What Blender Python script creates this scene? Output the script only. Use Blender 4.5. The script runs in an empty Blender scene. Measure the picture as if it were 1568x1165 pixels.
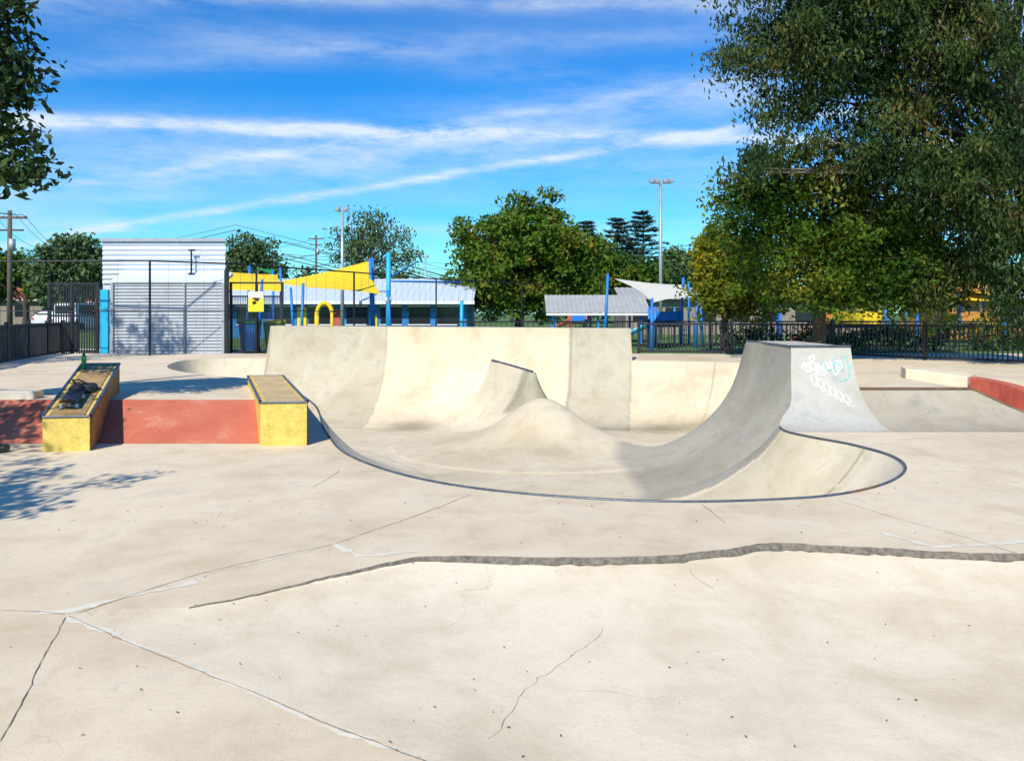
import bpy, math, random
import numpy as np
from mathutils import Vector, Matrix
from mathutils.geometry import delaunay_2d_cdt
random.seed(7); rng=np.random.default_rng(7)
S=bpy.context.scene
F=1230.0
def P(u,v,D):   # survey bearing -> world metres (x east, y north, z up)
    return ((u-784)*D/F, D, 1.7-(v-478)*D/F)
def Gd(u,v,z=0.0):
    D=(1.7-z)*F/(v-478); return ((u-784)*D/F, D)

# ---------------------------------------------------------------- materials
def newmat(name):
    m=bpy.data.materials.new(name); m.use_nodes=True
    nt=m.node_tree; b=nt.nodes['Principled BSDF']; return m,nt,b
def N(nt,t,**k):
    n=nt.nodes.new(t)
    for a,b in k.items(): setattr(n,a,b)
    return n
def mth(nt,op,a,b=None,c=None,clamp=False):
    n=nt.nodes.new('ShaderNodeMath'); n.operation=op; n.use_clamp=clamp
    for i,x in enumerate((a,b,c)):
        if x is None: continue
        if isinstance(x,(int,float)): n.inputs[i].default_value=x
        else: nt.links.new(x,n.inputs[i])
    return n.outputs[0]
def mixc(nt,f,a,b,mode='MIX'):
    n=nt.nodes.new('ShaderNodeMix'); n.data_type='RGBA'; n.blend_type=mode
    for s,x in ((n.inputs[0],f),(n.inputs[6],a),(n.inputs[7],b)):
        if isinstance(x,(int,float)): s.default_value=x
        elif isinstance(x,tuple): s.default_value=(*x,1) if len(x)==3 else x
        else: nt.links.new(x,s)
    return n.outputs[2]
def ramp(nt,x,lo,hi):
    n=nt.nodes.new('ShaderNodeMapRange'); n.clamp=True
    nt.links.new(x,n.inputs[0]); n.inputs[1].default_value=lo; n.inputs[2].default_value=hi
    return n.outputs[0]
def noise(nt,vec,scale,detail=4,rough=.55,dist=0):
    n=nt.nodes.new('ShaderNodeTexNoise'); n.inputs['Scale'].default_value=scale
    n.inputs['Detail'].default_value=detail; n.inputs['Roughness'].default_value=rough
    n.inputs['Distortion'].default_value=dist
    nt.links.new(vec,n.inputs['Vector']); return n.outputs[0]
def pm(name,col,rough=.6,metal=0,var=.25,scale=3.0,bump=0.0):
    m,nt,b=newmat(name)
    tc=N(nt,'ShaderNodeTexCoord').outputs['Object']
    n1=noise(nt,tc,scale,5); n2=noise(nt,tc,scale*9,3)
    f=mth(nt,'MULTIPLY',mth(nt,'ADD',n1,n2),.5)
    f=ramp(nt,f,.35,.65)
    c=mixc(nt,f,tuple(x*(1-var) for x in col),tuple(min(1,x*(1+var*.5)) for x in col))
    nt.links.new(c,b.inputs['Base Color']); b.inputs['Roughness'].default_value=rough
    b.inputs['Metallic'].default_value=metal
    if bump:
        bp=N(nt,'ShaderNodeBump'); bp.inputs['Strength'].default_value=bump; bp.inputs['Distance'].default_value=.02
        nt.links.new(n2,bp.inputs['Height']); nt.links.new(bp.outputs[0],b.inputs['Normal'])
    return m
def concrete(name,base,cracks=True,red=False,tint=False,grime=.35):
    m,nt,b=newmat(name)
    geo=N(nt,'ShaderNodeNewGeometry').outputs['Position']
    big=noise(nt,geo,.35,5,.6); mid=noise(nt,geo,1.7,6,.65,.4); fine=noise(nt,geo,14,5,.7); grain=noise(nt,geo,90,3,.7)
    d=tuple(x*.80*y for x,y in zip(base,(1,.95,.86))); l=tuple(min(1,x*1.06) for x in base)
    f=mth(nt,'ADD',mth(nt,'MULTIPLY',big,.5),mth(nt,'MULTIPLY',mid,.5))
    c=mixc(nt,ramp(nt,f,.36,.56),d,l)
    g=tuple(x*y for x,y in zip(base,(.62,.63,.66)))
    st=ramp(nt,mid,.55,.72)
    c=mixc(nt,mth(nt,'MULTIPLY',st,grime),c,g)
    c=mixc(nt,mth(nt,'MULTIPLY',ramp(nt,fine,.55,.75),.24),c,tuple(x*.6 for x in base))
    c=mixc(nt,mth(nt,'MULTIPLY',ramp(nt,grain,.56,.68),.36),c,tuple(x*.45 for x in base))
    c=mixc(nt,mth(nt,'MULTIPLY',ramp(nt,grain,.42,.32),.22),c,(.84,.79,.69))
    mp=N(nt,'ShaderNodeMapping'); mp.inputs['Scale'].default_value=(5,1.2,.5); nt.links.new(geo,mp.inputs[0])
    sk=noise(nt,mp.outputs[0],1.6,6,.7,.2)
    c=mixc(nt,mth(nt,'MULTIPLY',ramp(nt,sk,.56,.74),grime*.55),c,tuple(x*.55 for x in base))
    if red:
        sx=N(nt,'ShaderNodeSeparateXYZ'); nt.links.new(geo,sx.inputs[0]); X,Y=sx.outputs[0],sx.outputs[1]
        def rng_(v,lo,hi): return mth(nt,'MULTIPLY',mth(nt,'GREATER_THAN',v,lo),mth(nt,'LESS_THAN',v,hi))
        r1=mth(nt,'MULTIPLY',rng_(X,-9.5,-2.95),rng_(Y,10.42,11.52))
        r2=mth(nt,'MULTIPLY',rng_(X,7.3,11.5),rng_(Y,12.75,14.3))
        rm=mth(nt,'MAXIMUM',r1,r2)
        wear=ramp(nt,mth(nt,'ADD',mth(nt,'MULTIPLY',fine,.4),mth(nt,'MULTIPLY',mid,.6)),.7,.55)
        rc=mixc(nt,ramp(nt,mid,.3,.7),(.48,.12,.07),(.58,.18,.105))
        rc=mixc(nt,mth(nt,'MULTIPLY',ramp(nt,fine,.5,.7),.35),rc,(.38,.12,.07))
        c=mixc(nt,mth(nt,'MULTIPLY',rm,mth(nt,'MAXIMUM',wear,.88)),c,rc)
    if cracks:
        v=N(nt,'ShaderNodeTexVoronoi'); v.feature='DISTANCE_TO_EDGE'; v.inputs['Scale'].default_value=.42
        wn=nt.nodes.new('ShaderNodeTexNoise'); wn.inputs['Scale'].default_value=1.6; wn.inputs['Detail'].default_value=6
        nt.links.new(geo,wn.inputs['Vector'])
        off=N(nt,'ShaderNodeVectorMath',operation='SCALE'); nt.links.new(wn.outputs['Color'],off.inputs[0]); off.inputs['Scale'].default_value=.8
        ad=N(nt,'ShaderNodeVectorMath',operation='ADD'); nt.links.new(geo,ad.inputs[0]); nt.links.new(off.outputs[0],ad.inputs[1])
        nt.links.new(ad.outputs[0],v.inputs['Vector'])
        ck=mth(nt,'MULTIPLY',mth(nt,'LESS_THAN',v.outputs['Distance'],.0013),ramp(nt,big,.50,.58))
        c=mixc(nt,mth(nt,'MULTIPLY',ck,.35),c,(.22,.17,.12))
    if tint:
        a=N(nt,'ShaderNodeVertexColor'); a.layer_name='tint'
        c=mixc(nt,1.0,c,a.outputs['Color'],'MULTIPLY')
    nt.links.new(c,b.inputs['Base Color']); b.inputs['Roughness'].default_value=.85
    b.inputs['Specular IOR Level'].default_value=.25
    bp=N(nt,'ShaderNodeBump'); bp.inputs['Strength'].default_value=.4; bp.inputs['Distance'].default_value=.012
    hh=mth(nt,'ADD',mth(nt,'MULTIPLY',fine,.6),mth(nt,'MULTIPLY',grain,.25))
    nt.links.new(hh,bp.inputs['Height']); nt.links.new(bp.outputs[0],b.inputs['Normal'])
    return m
def leafmat(name,cols,trans=.3,spec=.15):
    m=bpy.data.materials.new(name); m.use_nodes=True; nt=m.node_tree; nt.nodes.clear()
    out=N(nt,'ShaderNodeOutputMaterial'); g=N(nt,'ShaderNodeNewGeometry')
    cr=N(nt,'ShaderNodeValToRGB'); e=cr.color_ramp.elements
    while len(e)<len(cols): e.new(.5)
    for i,cc in enumerate(cols):
        e[i].position=i/(len(cols)-1); e[i].color=(*cc,1)
    big=noise(nt,g.outputs['Position'],.6,2)
    f=mth(nt,'ADD',mth(nt,'MULTIPLY',g.outputs['Random Per Island'],.4),mth(nt,'MULTIPLY',ramp(nt,big,.32,.68),.6))
    nt.links.new(f,cr.inputs[0])
    d=N(nt,'ShaderNodeBsdfPrincipled'); d.inputs['Roughness'].default_value=.5; d.inputs['Specular IOR Level'].default_value=spec
    nt.links.new(cr.outputs[0],d.inputs['Base Color'])
    if trans>0:
        t=N(nt,'ShaderNodeBsdfTranslucent'); mx=N(nt,'ShaderNodeMixShader'); mx.inputs[0].default_value=trans
        nt.links.new(cr.outputs[0],t.inputs[0])
        nt.links.new(d.outputs[0],mx.inputs[1]); nt.links.new(t.outputs[0],mx.inputs[2]); nt.links.new(mx.outputs[0],out.inputs[0])
    else: nt.links.new(d.outputs[0],out.inputs[0])
    return m
CB=(.73,.605,.425)
M_deck=concrete('deck_concrete',CB,True,True,False,.4)
M_near=concrete('bank_concrete',(.80,.68,.49),True,False,False,.16)
M_bowl=concrete('bowl_concrete',(.69,.595,.435),True,False,True,.6)
M_tower=concrete('tower_concrete',(.52,.48,.41),False,False,False,.7)
M_broken=pm('broken_aggregate',(.31,.265,.20),.95,0,.7,26,.8)
M_crack=pm('crack_filler',(.22,.18,.13),.95,0,.5,8)
M_patch=pm('cement_patch',(.76,.69,.55),.9,0,.15,6)
M_coping=pm('steel_coping',(.12,.14,.17),.45,.4,.5,5)
M_rust=pm('rust_coping',(.20,.12,.075),.7,.3,.5,6)
M_yel=pm('worn_yellow_paint',(.78,.56,.12),.7,0,.38,7,.3)
M_side=pm('shaded_rust_side',(.38,.18,.04),.8,0,.5,4,.3)  # rust orange with shade of the right-hand ledge sides painted into the colour
M_ochre=pm('ochre_ledge_top',(.40,.26,.10),.7,0,.5,3)
M_tan=pm('tan_ledge_top',(.62,.44,.20),.75,0,.3,3)
M_black=pm('black_steel',(.014,.016,.02),.5,0,.3)
M_dark=pm('dark_plastic',(.02,.02,.022),.5)
M_galv=pm('galvanised_steel',(.45,.47,.50),.45,.4,.2)
M_white=pm('white_colorbond',(.62,.68,.76),.5,0,.12,2)
M_corr=pm('grey_corrugated',(.46,.48,.51),.5,.1,.15,2)
M_blue=pm('blue_paint',(.015,.20,.66),.5,0,.15)
M_bwall=pm('blue_wall',(.03,.22,.50),.6,0,.15)
M_cyan=pm('cyan_paint',(.02,.42,.68),.5,0,.1)
M_roof=pm('roof_sheet',(.58,.65,.74),.5,0,.12)
M_rfg=pm('roof_grey',(.40,.40,.38),.55,0,.2)
M_ysail=pm('yellow_shade_cloth',(.88,.62,.02),.7,0,.1)
M_wsail=pm('cream_shade_cloth',(.75,.70,.58),.7,0,.1)
M_green=pm('green_paint',(.03,.30,.08),.6)
M_red=pm('red_paint',(.52,.12,.07),.7,0,.3,6)
M_orange=pm('orange_wall',(.60,.26,.04),.7)
M_glass=pm('dark_glass',(.02,.025,.03),.12,0,.1)
M_wpaint=pm('white_paint',(.78,.78,.78),.5,0,.08)
M_sign=pm('sign_yellow',(.85,.70,.02),.5,0,.05)
M_tile=pm('red_roof_tile',(.42,.10,.05),.8,0,.3)
M_brick=pm('cream_brick',(.28,.24,.19),.85,0,.2)
M_asph=pm('asphalt',(.055,.055,.058),.9,0,.3,2)
M_wood=pm('timber_pole',(.13,.10,.075),.85,0,.3)
M_bark=pm('bark',(.075,.058,.043),.9,0,.5,4,.6)
M_gum=pm('gum_bark',(.17,.135,.10),.85,0,.6,2,.4)
M_teal=pm('teal_spray',(.20,.55,.52),.7,0,.4,9)
M_spray=pm('white_spray',(.86,.86,.84),.7,0,.12,9)
M_tyre=pm('tyre',(.02,.02,.02),.9)
M_litter=pm('dry_leaf',(.16,.10,.05),.9,0,.5,2)
def grassmat():
    m,nt,b=newmat('grass'); geo=N(nt,'ShaderNodeNewGeometry').outputs['Position']
    f=noise(nt,geo,.25,6,.6); f2=noise(nt,geo,25,4)
    c=mixc(nt,ramp(nt,f,.35,.65),(.07,.17,.02),(.14,.20,.04))
    c=mixc(nt,ramp(nt,f2,.4,.7),c,(.05,.10,.018)); nt.links.new(c,b.inputs['Base Color']); b.inputs['Roughness'].default_value=.95
    return m
M_grass=grassmat()

# ---------------------------------------------------------------- mesh helpers
def mk(name,verts,faces,mat,parent=None,smooth=False,uvcol=None):
    me=bpy.data.meshes.new(name); me.from_pydata([tuple(map(float,v)) for v in verts],[],[tuple(int(i) for i in f) for f in faces])
    me.materials.append(mat)
    if smooth: me.polygons.foreach_set('use_smooth',[True]*len(me.polygons))
    me.update()
    if uvcol is not None:
        at=me.color_attributes.new('tint','FLOAT_COLOR','POINT')
        arr=np.ones((len(verts),4),dtype=np.float32); arr[:,:3]=np.asarray(uvcol).reshape(len(verts),-1)
        at.data.foreach_set('color',arr.ravel())
    o=bpy.data.objects.new(name,me); S.collection.objects.link(o)
    if parent: o.parent=parent
    return o
def empty(name,loc=(0,0,0)):
    e=bpy.data.objects.new(name,None); S.collection.objects.link(e); e.empty_display_size=.2; return e
class Bld:
    def __init__(s,name): s.name=name; s.parts={}
    def p(s,part,mat,smooth=False,bev=0):
        s.c=s.parts.setdefault(part,dict(v=[],f=[],mat=mat,smooth=smooth,bev=bev)); return s
    def raw(s,v,f):
        o=len(s.c['v']); s.c['v']+= [tuple(x) for x in v]; s.c['f']+=[tuple(i+o for i in q) for q in f]; return s
    def box(s,c,sz,rz=0,rx=0,ry=0):
        R=Matrix.Rotation(rz,3,'Z')@Matrix.Rotation(ry,3,'Y')@Matrix.Rotation(rx,3,'X'); C=Vector(c)
        v=[C+R@Vector((a*sz[0]/2,b*sz[1]/2,d*sz[2]/2)) for a in(-1,1) for b in(-1,1) for d in(-1,1)]
        return s.raw(v,[(0,1,3,2),(4,6,7,5),(0,4,5,1),(2,3,7,6),(0,2,6,4),(1,5,7,3)])
    def hexa(s,b4,t4):
        return s.raw(list(b4)+list(t4),[(3,2,1,0),(4,5,6,7),(0,1,5,4),(1,2,6,5),(2,3,7,6),(3,0,4,7)])
    def cyl(s,p0,p1,r0,r1=None,n=8,cap=True):
        r1=r0 if r1 is None else r1; a=Vector(p0); b=Vector(p1); d=(b-a)
        if d.length<1e-6: return s
        d.normalize(); x=d.orthogonal().normalized(); y=d.cross(x)
        v=[]
        for q,r in((a,r0),(b,r1)):
            for i in range(n):
                t=2*math.pi*i/n; v.append(q+x*math.cos(t)*r+y*math.sin(t)*r)
        f=[(i,(i+1)%n,n+(i+1)%n,n+i) for i in range(n)]
        if cap: f+=[tuple(range(n-1,-1,-1)),tuple(range(n,2*n))]
        return s.raw(v,f)
    def tube(s,pts,r,n=8):
        pts=[Vector(p) for p in pts]; v=[];f=[]
        for i,p in enumerate(pts):
            t=(pts[min(i+1,len(pts)-1)]-pts[max(i-1,0)]).normalized()
            x=t.cross(Vector((0,0,1)));
            if x.length<1e-3: x=Vector((1,0,0))
            x.normalize(); y=x.cross(t)
            for k in range(n):
                a=2*math.pi*k/n; v.append(p+x*math.cos(a)*r+y*math.sin(a)*r)
        for i in range(len(pts)-1):
            for k in range(n): f.append((i*n+k,i*n+(k+1)%n,(i+1)*n+(k+1)%n,(i+1)*n+k))
        return s.raw(v,f)
    def done(s):
        if len(s.parts)==1:
            k,d=list(s.parts.items())[0]; o=mk(s.name,d['v'],d['f'],d['mat'],None,d['smooth'])
            if d['bev']: m=o.modifiers.new('b','BEVEL'); m.width=d['bev']; m.segments=2
            return o
        e=empty(s.name)
        for k,d in s.parts.items():
            o=mk(k,d['v'],d['f'],d['mat'],e,d['smooth'])
            if d['bev']: m=o.modifiers.new('b','BEVEL'); m.width=d['bev']; m.segments=2
        return e

# ---------------------------------------------------------------- skate park geometry
R=2.5; ZF=-1.1; UP=.45
ctrl=[(-4.7,14.75),(-3.5,12.9),(-3.07,11.35),(-2.22,9.17),(-.85,7.56),(1.05,6.81),(2.77,6.93),(3.8,7.48),(4.6,8.43),(4.92,9.42),
(4.78,10.45),(4.48,11.1),(4.33,11.65),(4.54,12.25),(4.50,12.9),(4.50,14.2),(4.50,15.4),(5.2,16.6),(6.3,17.9),(6.5,19.3),(5.6,20.2),(4.4,20.75),
(3.1,21.0),(0,21.45),(-3.4,21.85),(-6.65,22.1),(-7.9,22.0),(-8.7,21.2),(-8.5,19.5),(-7.85,17.9),(-6.9,16.6),(-5.8,15.6)]
def catmull(pts,closed,step):
    n=len(pts); out=[]
    rg=range(n) if closed else range(n-1)
    for i in rg:
        g=lambda k: np.array(pts[k%n] if closed else pts[min(max(k,0),n-1)],float)
        p0,p1,p2,p3=g(i-1),g(i),g(i+1),g(i+2)
        L=np.linalg.norm(p2-p1); m=max(2,int(L/step))
        t1=(p2-p0); t2=(p3-p1); t1=t1/np.linalg.norm(t1)*L; t2=t2/np.linalg.norm(t2)*L
        for k in range(m):
            t=k/m; h=[2*t**3-3*t*t+1,t**3-2*t*t+t,-2*t**3+3*t*t,t**3-t*t]
            out.append(h[0]*p1+h[1]*t1+h[2]*p2+h[3]*t2)
    if not closed: out.append(np.array(pts[-1],float))
    return np.array(out)
V=catmull(ctrl,True,.045)
T=np.roll(V,-2,0)-np.roll(V,2,0); T/=np.linalg.norm(T,axis=1)[:,None]
NI=np.stack([-T[:,1],T[:,0]],1)   # inward (ccw)
for _ in range(12):
    NI=(np.roll(NI,1,0)+NI+np.roll(NI,-1,0)); NI/=np.linalg.norm(NI,axis=1)[:,None]
R2=1.5; YF=11.45
def frontz(y,top):
    d=min(max(y-YF,0),R2*.9999); return min(top,R2-math.sqrt(R2*R2-d*d))
def boxline(y): return -2.9-.341*(y-10.25)
def deck_z(x,y):
    if y<10.3: return near_z(x,y)
    if x<-1.0:
        if x<boxline(y): return UP*min(max((y-10.45)/1.05,0),1)
        return UP*min(max((y-11.5)/3.0,0),1)
    if x>4.0:
        if x<7.16: return 0 if y<13.4 else UP
        return UP*min(max((y-12.7)/2.5,0),1)
    return 0 if y<11.5 else UP*min(max((y-11.5)/3,0),1)
lip=[(-1.86,4.63),(-1.45,4.92),(-.94,5.38),(-.61,5.6),(.2,5.58),(.98,5.6),(1.5,5.76),(1.91,5.92),(2.6,5.8),(3.63,5.66),(6,5.8),(18,5.9)]
LP=catmull(lip,False,.05)
_j=np.cumsum(rng.normal(0,.006,len(LP))); _j-=np.convolve(_j,np.ones(25)/25,'same'); 
LP[:,1]+=np.clip(_j,-.025,.025)+rng.normal(0,.004,len(LP)); LP=LP[np.argsort(LP[:,0])]
def lipy(x):
    if x<-1.86: return 4.63-(-1.86-x)*.15
    return float(np.interp(x,LP[:,0],LP[:,1]))
SA=np.array((-2.52,4.53)); SB=np.array((-.33,3.04)); SD=(SB-SA)/np.linalg.norm(SB-SA); SN=np.array((-SD[1],SD[0]))
DROP=.03
def near_z(x,y):
    ds=(x-SA[0])*SN[0]+(y-SA[1])*SN[1]
    if ds<=0 : return 0.0
    dl=lipy(x)-y
    if dl<=0.001: return 0.0
    drop=DROP*min(max((x+1.9)/1.8,0),1)
    p=.14*dl; q=.05*ds+.012*ds*ds
    a=p*q/(p+q+1e-6)*1.3
    return -a-drop*min(1,dl/.04)*min(1,ds/.3)
def rimz(i):
    x,y=V[i]
    if y>20.8 and -6.65<=x<=3.1: return float(np.interp(x,[-6.65,3.1],[1.33,1.28]))
    if x>4.0 and YF<y<15.42:
        return frontz(y,1.15) if y<12.95 else 1.15
    if y>15: return UP
    return None
def d0(z):
    h=z-ZF; c=1-h/R; return R-R*math.sqrt(max(0,1-c*c))
RZ=[];RP=[]
for i in range(len(V)):
    z=rimz(i)
    if z is None:
        z=0
        for _ in range(3):
            q=V[i]+NI[i]*d0(z); z=deck_z(q[0],q[1])
    RZ.append(z); RP.append(V[i]+NI[i]*d0(z))
RP=np.array(RP); RZ=np.array(RZ)
seamx=[-6.65,-3.4,1.55,3.1,5.2]
def tint_at(i):
    x,y=V[i]
    t=(1,1,1)
    if y>19.5:
        if x<-6.65: t=(.97,.97,.97)
        elif x<-3.4: t=(.78,.80,.80)
        elif x<1.55: t=(1.04,1.03,1.0)
        elif x<3.1: t=(.74,.77,.79)
        else: t=(.95,.94,.92)
        if min(abs(x-s) for s in seamx)<.025: t=tuple(k*.7 for k in t)
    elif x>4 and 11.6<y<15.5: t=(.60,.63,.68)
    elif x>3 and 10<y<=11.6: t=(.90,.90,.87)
    if x>4 and abs(y-11.6)<.035: t=(1.1,1.08,1.02)  # bright strip tinted in as a highlight along the tower corner
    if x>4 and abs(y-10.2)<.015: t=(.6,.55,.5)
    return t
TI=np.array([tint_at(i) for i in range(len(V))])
bowl=empty('skate_bowl')
K=14; vs=[];cs=[];n=len(V)
the=math.asin((R-.8)/R)
for i in range(n):
    th0=math.acos(1-(RZ[i]-ZF)/R)
    for k in range(K):
        th=th0+(the-th0)*k/(K-1)
        d=R-R*math.sin(th); q=V[i]+NI[i]*d
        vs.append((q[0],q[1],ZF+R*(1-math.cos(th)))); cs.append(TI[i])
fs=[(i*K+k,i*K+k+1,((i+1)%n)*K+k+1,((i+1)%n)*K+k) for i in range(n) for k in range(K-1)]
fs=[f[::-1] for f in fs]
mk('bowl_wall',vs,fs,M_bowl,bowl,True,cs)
st=.05
gx=np.arange(-9.2,7.0,st); gy=np.arange(6.6,22.4,st)
XX,YY=np.meshgrid(gx,gy,indexing='ij'); pts=np.stack([XX.ravel(),YY.ravel()],1)
A=V; Bv=np.roll(V,-1,0); AB=Bv-A; L2=(AB**2).sum(1)
dist=np.zeros(len(pts)); idx=np.zeros(len(pts),int)
for c0 in range(0,len(pts),4000):
    q=pts[c0:c0+4000]; W=q[:,None,:]-A[None]
    t=np.clip((W*AB[None]).sum(2)/L2,0,1); dd=((W-t[...,None]*AB[None])**2).sum(2)
    k=dd.argmin(1); idx[c0:c0+4000]=k; dist[c0:c0+4000]=np.sqrt(dd[np.arange(len(q)),k])
def inside(P_,Q):
    ins=np.zeros(len(P_),bool); a=Q; b=np.roll(Q,-1,0)
    for (x1,y1),(x2,y2) in zip(a,b):
        if y1==y2: continue
        c=((y1>P_[:,1])!=(y2>P_[:,1]))&(P_[:,0]<(x2-x1)*(P_[:,1]-y1)/(y2-y1)+x1); ins^=c
    return ins
ins=inside(pts,V)
dc=np.clip(dist,0,R); z=ZF+R-np.sqrt(np.maximum(R*R-(R-dc)**2,0))
SpA=np.array((-.50,20.2)); SpB=np.array((.47,18.5)); d_=SpB-SpA; Ls=(d_**2).sum()
t=((pts-SpA)@d_)/Ls; tc_=np.clip(t,0,1); ds=np.sqrt(((pts-SpA-tc_[:,None]*d_)**2).sum(1)); ds=np.maximum(ds-.05,0)
ht=1.60-.18*tc_; Rs=1.9
dsc=np.clip(ds+.03,0,Rs); hs=(Rs-np.sqrt(Rs*Rs-(Rs-dsc)**2)); hs=np.minimum(hs,ht)
mr=np.sqrt(((pts[:,0]-.64)/1.05)**2+((pts[:,1]-16.9)/1.0)**2)
hm=.62*np.exp(-(mr/.85)**2)+.38*np.exp(-(mr/1.75)**2)
hz=z-ZF
def smax(a,b,k): 
    h=np.clip(.5+.5*(a-b)/k,0,1); return b+(a-b)*h+k*h*(1-h)*.6*((a>.02)|(b>.02))
zz=np.maximum(hz,hs); zz=smax(zz,hm,.16)
zz=ZF+zz-.0015
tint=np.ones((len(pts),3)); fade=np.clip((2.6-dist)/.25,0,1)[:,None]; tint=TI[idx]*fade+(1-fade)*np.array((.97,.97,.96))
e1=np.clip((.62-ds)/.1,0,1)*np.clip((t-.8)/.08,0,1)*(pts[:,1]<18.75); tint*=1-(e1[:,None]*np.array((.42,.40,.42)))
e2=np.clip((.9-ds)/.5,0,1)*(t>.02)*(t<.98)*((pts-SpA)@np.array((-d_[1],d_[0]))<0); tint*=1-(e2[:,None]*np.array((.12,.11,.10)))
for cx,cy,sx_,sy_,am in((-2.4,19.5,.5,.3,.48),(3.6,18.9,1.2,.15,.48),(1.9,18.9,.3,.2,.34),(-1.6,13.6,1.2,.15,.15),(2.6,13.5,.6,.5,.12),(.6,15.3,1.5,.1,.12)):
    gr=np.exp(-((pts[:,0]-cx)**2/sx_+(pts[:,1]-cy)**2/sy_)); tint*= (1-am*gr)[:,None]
ok=(ins&(dist>.72)).reshape(XX.shape)
ids=-np.ones(XX.shape,int); used=ok.copy()
ids[used]=np.arange(used.sum())
fv=np.stack([XX[used],YY[used],zz.reshape(XX.shape)[used]],1)
a_=ids[:-1,:-1];b_=ids[1:,:-1];c_=ids[1:,1:];e_=ids[:-1,1:]
q=(a_>=0)&(b_>=0)&(c_>=0)&(e_>=0)
ff=np.stack([a_[q],b_[q],c_[q],e_[q]],1)
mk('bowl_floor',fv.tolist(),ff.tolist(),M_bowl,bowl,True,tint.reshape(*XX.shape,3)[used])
b=Bld('x'); b.p('spine_coping',M_coping,True); 
b.tube([(-.50,20.2,.50),(0,19.32,.42),(.47,18.5,.335)],.03)
d=b.parts['spine_coping']; mk('spine_coping',d['v'],d['f'],M_coping,bowl,True)
sel=[i for i in range(n) if (V[i][1]<14.6 and not (V[i][0]>4 and V[i][1]>YF+.25))]
runs=[];cur=[sel[0]]
for a in sel[1:]:
    if a==cur[-1]+1: cur.append(a)
    else: runs.append(cur);cur=[a]
runs.append(cur)
for r in runs:
    k=0;j=0
    while k<len(r)-1:
        L=[90,14,110,60,12,200][j%6]; seg=r[k:k+L+1]
        b=Bld('c'); b.p('c',M_coping,True); b.tube([(RP[i][0],RP[i][1],RZ[i]+.004) for i in seg],.016,8)
        d=b.parts['c']; mk('rim_coping',d['v'],d['f'],M_rust if j%3==1 else M_coping,bowl,True); k+=L; j+=1
wi=[i for i in range(n) if V[i][1]>20.8 and -6.65<=V[i][0]<=3.1]
vs=[];fs=[]
for i in wi:
    q=RP[i]; o=V[i]-NI[i]*.7; z=RZ[i]
    vs+=[(q[0],q[1],z),(o[0],o[1],z),(o[0],o[1],0.0),(q[0],q[1],0.0)]
for k in range(len(wi)-1):
    a=4*k; fs+=[(a,a+1,a+5,a+4),(a+1,a+2,a+6,a+5)]
e=4*(len(wi)-1); fs+=[(0,3,2,1),(e,e+1,e+2,e+3)]
mk('back_wall_platform',vs,fs,M_tower,bowl)
ridx=[i for i in range(n) if V[i][0]>4 and 11.2<V[i][1]<13.4]
ry=RP[ridx,1]; rx=RP[ridx,0]; _o=np.argsort(ry); ry=ry[_o]; rx=rx[_o]
XT=5.44
def qstrip(name,xs,tops,mat,leftrim=False):
    K2=22; vs=[];fs=[]
    for j,(x,tp) in enumerate(zip(xs,tops)):
        th0=math.acos(1-max(tp,.001)/R2)
        for k in range(K2):
            th=th0*k/(K2-1); y=YF+R2*math.sin(th); zq=R2*(1-math.cos(th))+.003
            xx=x if not(leftrim and j==0) else float(np.interp(y,ry,rx))
            vs.append((xx,y,zq))
    for j in range(len(xs)-1):
        for k in range(K2-1): a=j*K2+k; fs.append((a,a+K2,a+K2+1,a+1))
    return mk(name,vs,fs,mat,bowl,True)
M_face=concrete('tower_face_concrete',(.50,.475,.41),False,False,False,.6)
qstrip('tower_front_face',[4.2,4.75,5.1,XT],[1.15]*4,M_face,True)
M_low=concrete('low_quarter_concrete',(.43,.375,.285),True,False,False,.9)
XD=np.linspace(7.25,8.15,9); HD=[.5*(1-t)**1.15+.002 for t in np.linspace(.05,1,9)]
qstrip('low_quarter_pipe',list(np.linspace(XT,7.16,6))+list(XD),[.5]*6+HD,M_low)
yt=YF+R2*math.sin(math.acos(1-1.15/R2)); yl=YF+R2*math.sin(math.acos(1-.5/R2))
xr=float(np.interp(yt,ry,rx))
prof=[(XT,YF+R2*math.sin(a),R2*(1-math.cos(a))+.003) for a in np.linspace(0,math.acos(1-1.15/R2),14)]
mk('tower_body',[(xr,yt,1.153),(XT,yt,1.153),(XT,15.4,1.153),(4.50,15.4,1.153),(4.50,15.4,-.2),(XT,15.4,-.2)]+prof+[(XT,15.4,1.153),(XT,15.4,0)],
   [(0,1,2,3),(3,2,5,4),tuple(range(6,6+16))],M_tower,bowl)
b=Bld('tower_coping'); b.p('tower_coping',M_coping,True); b.tube([(xr,yt,1.155),(XT,yt,1.155)],.022); b.tube([(xr,yt,1.155),(4.50,15.4,1.155)],.018)
d=b.parts['tower_coping']; mk('tower_coping',d['v'],d['f'],M_coping,bowl,True)
b=Bld('lp'); b.p('q',M_deck).hexa([(XT+.004,yl,0),(7.16,yl,0),(7.16,14.6,0),(XT+.004,14.6,0)],[(XT+.004,yl,.503),(7.16,yl,.503),(7.16,14.6,.503),(XT+.004,14.6,.503)])
d=b.parts['q']; mk('low_platform',d['v'],d['f'],M_deck,bowl)
b=Bld('c'); b.p('c',M_coping,True); b.tube([(XT,yl,.506),(7.16,yl,.506)],.026)
b.tube([(7.16,yl,.506)]+[(x,YF+R2*math.sin(math.acos(1-max(h,.002)/R2)),h+.006) for x,h in zip(XD,HD)],.02)
d=b.parts['c']; mk('platform_coping',d['v'],d['f'],M_rust,bowl,True)
b=Bld('concrete_ledge'); b.p('block',M_near,False,.02)
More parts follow.
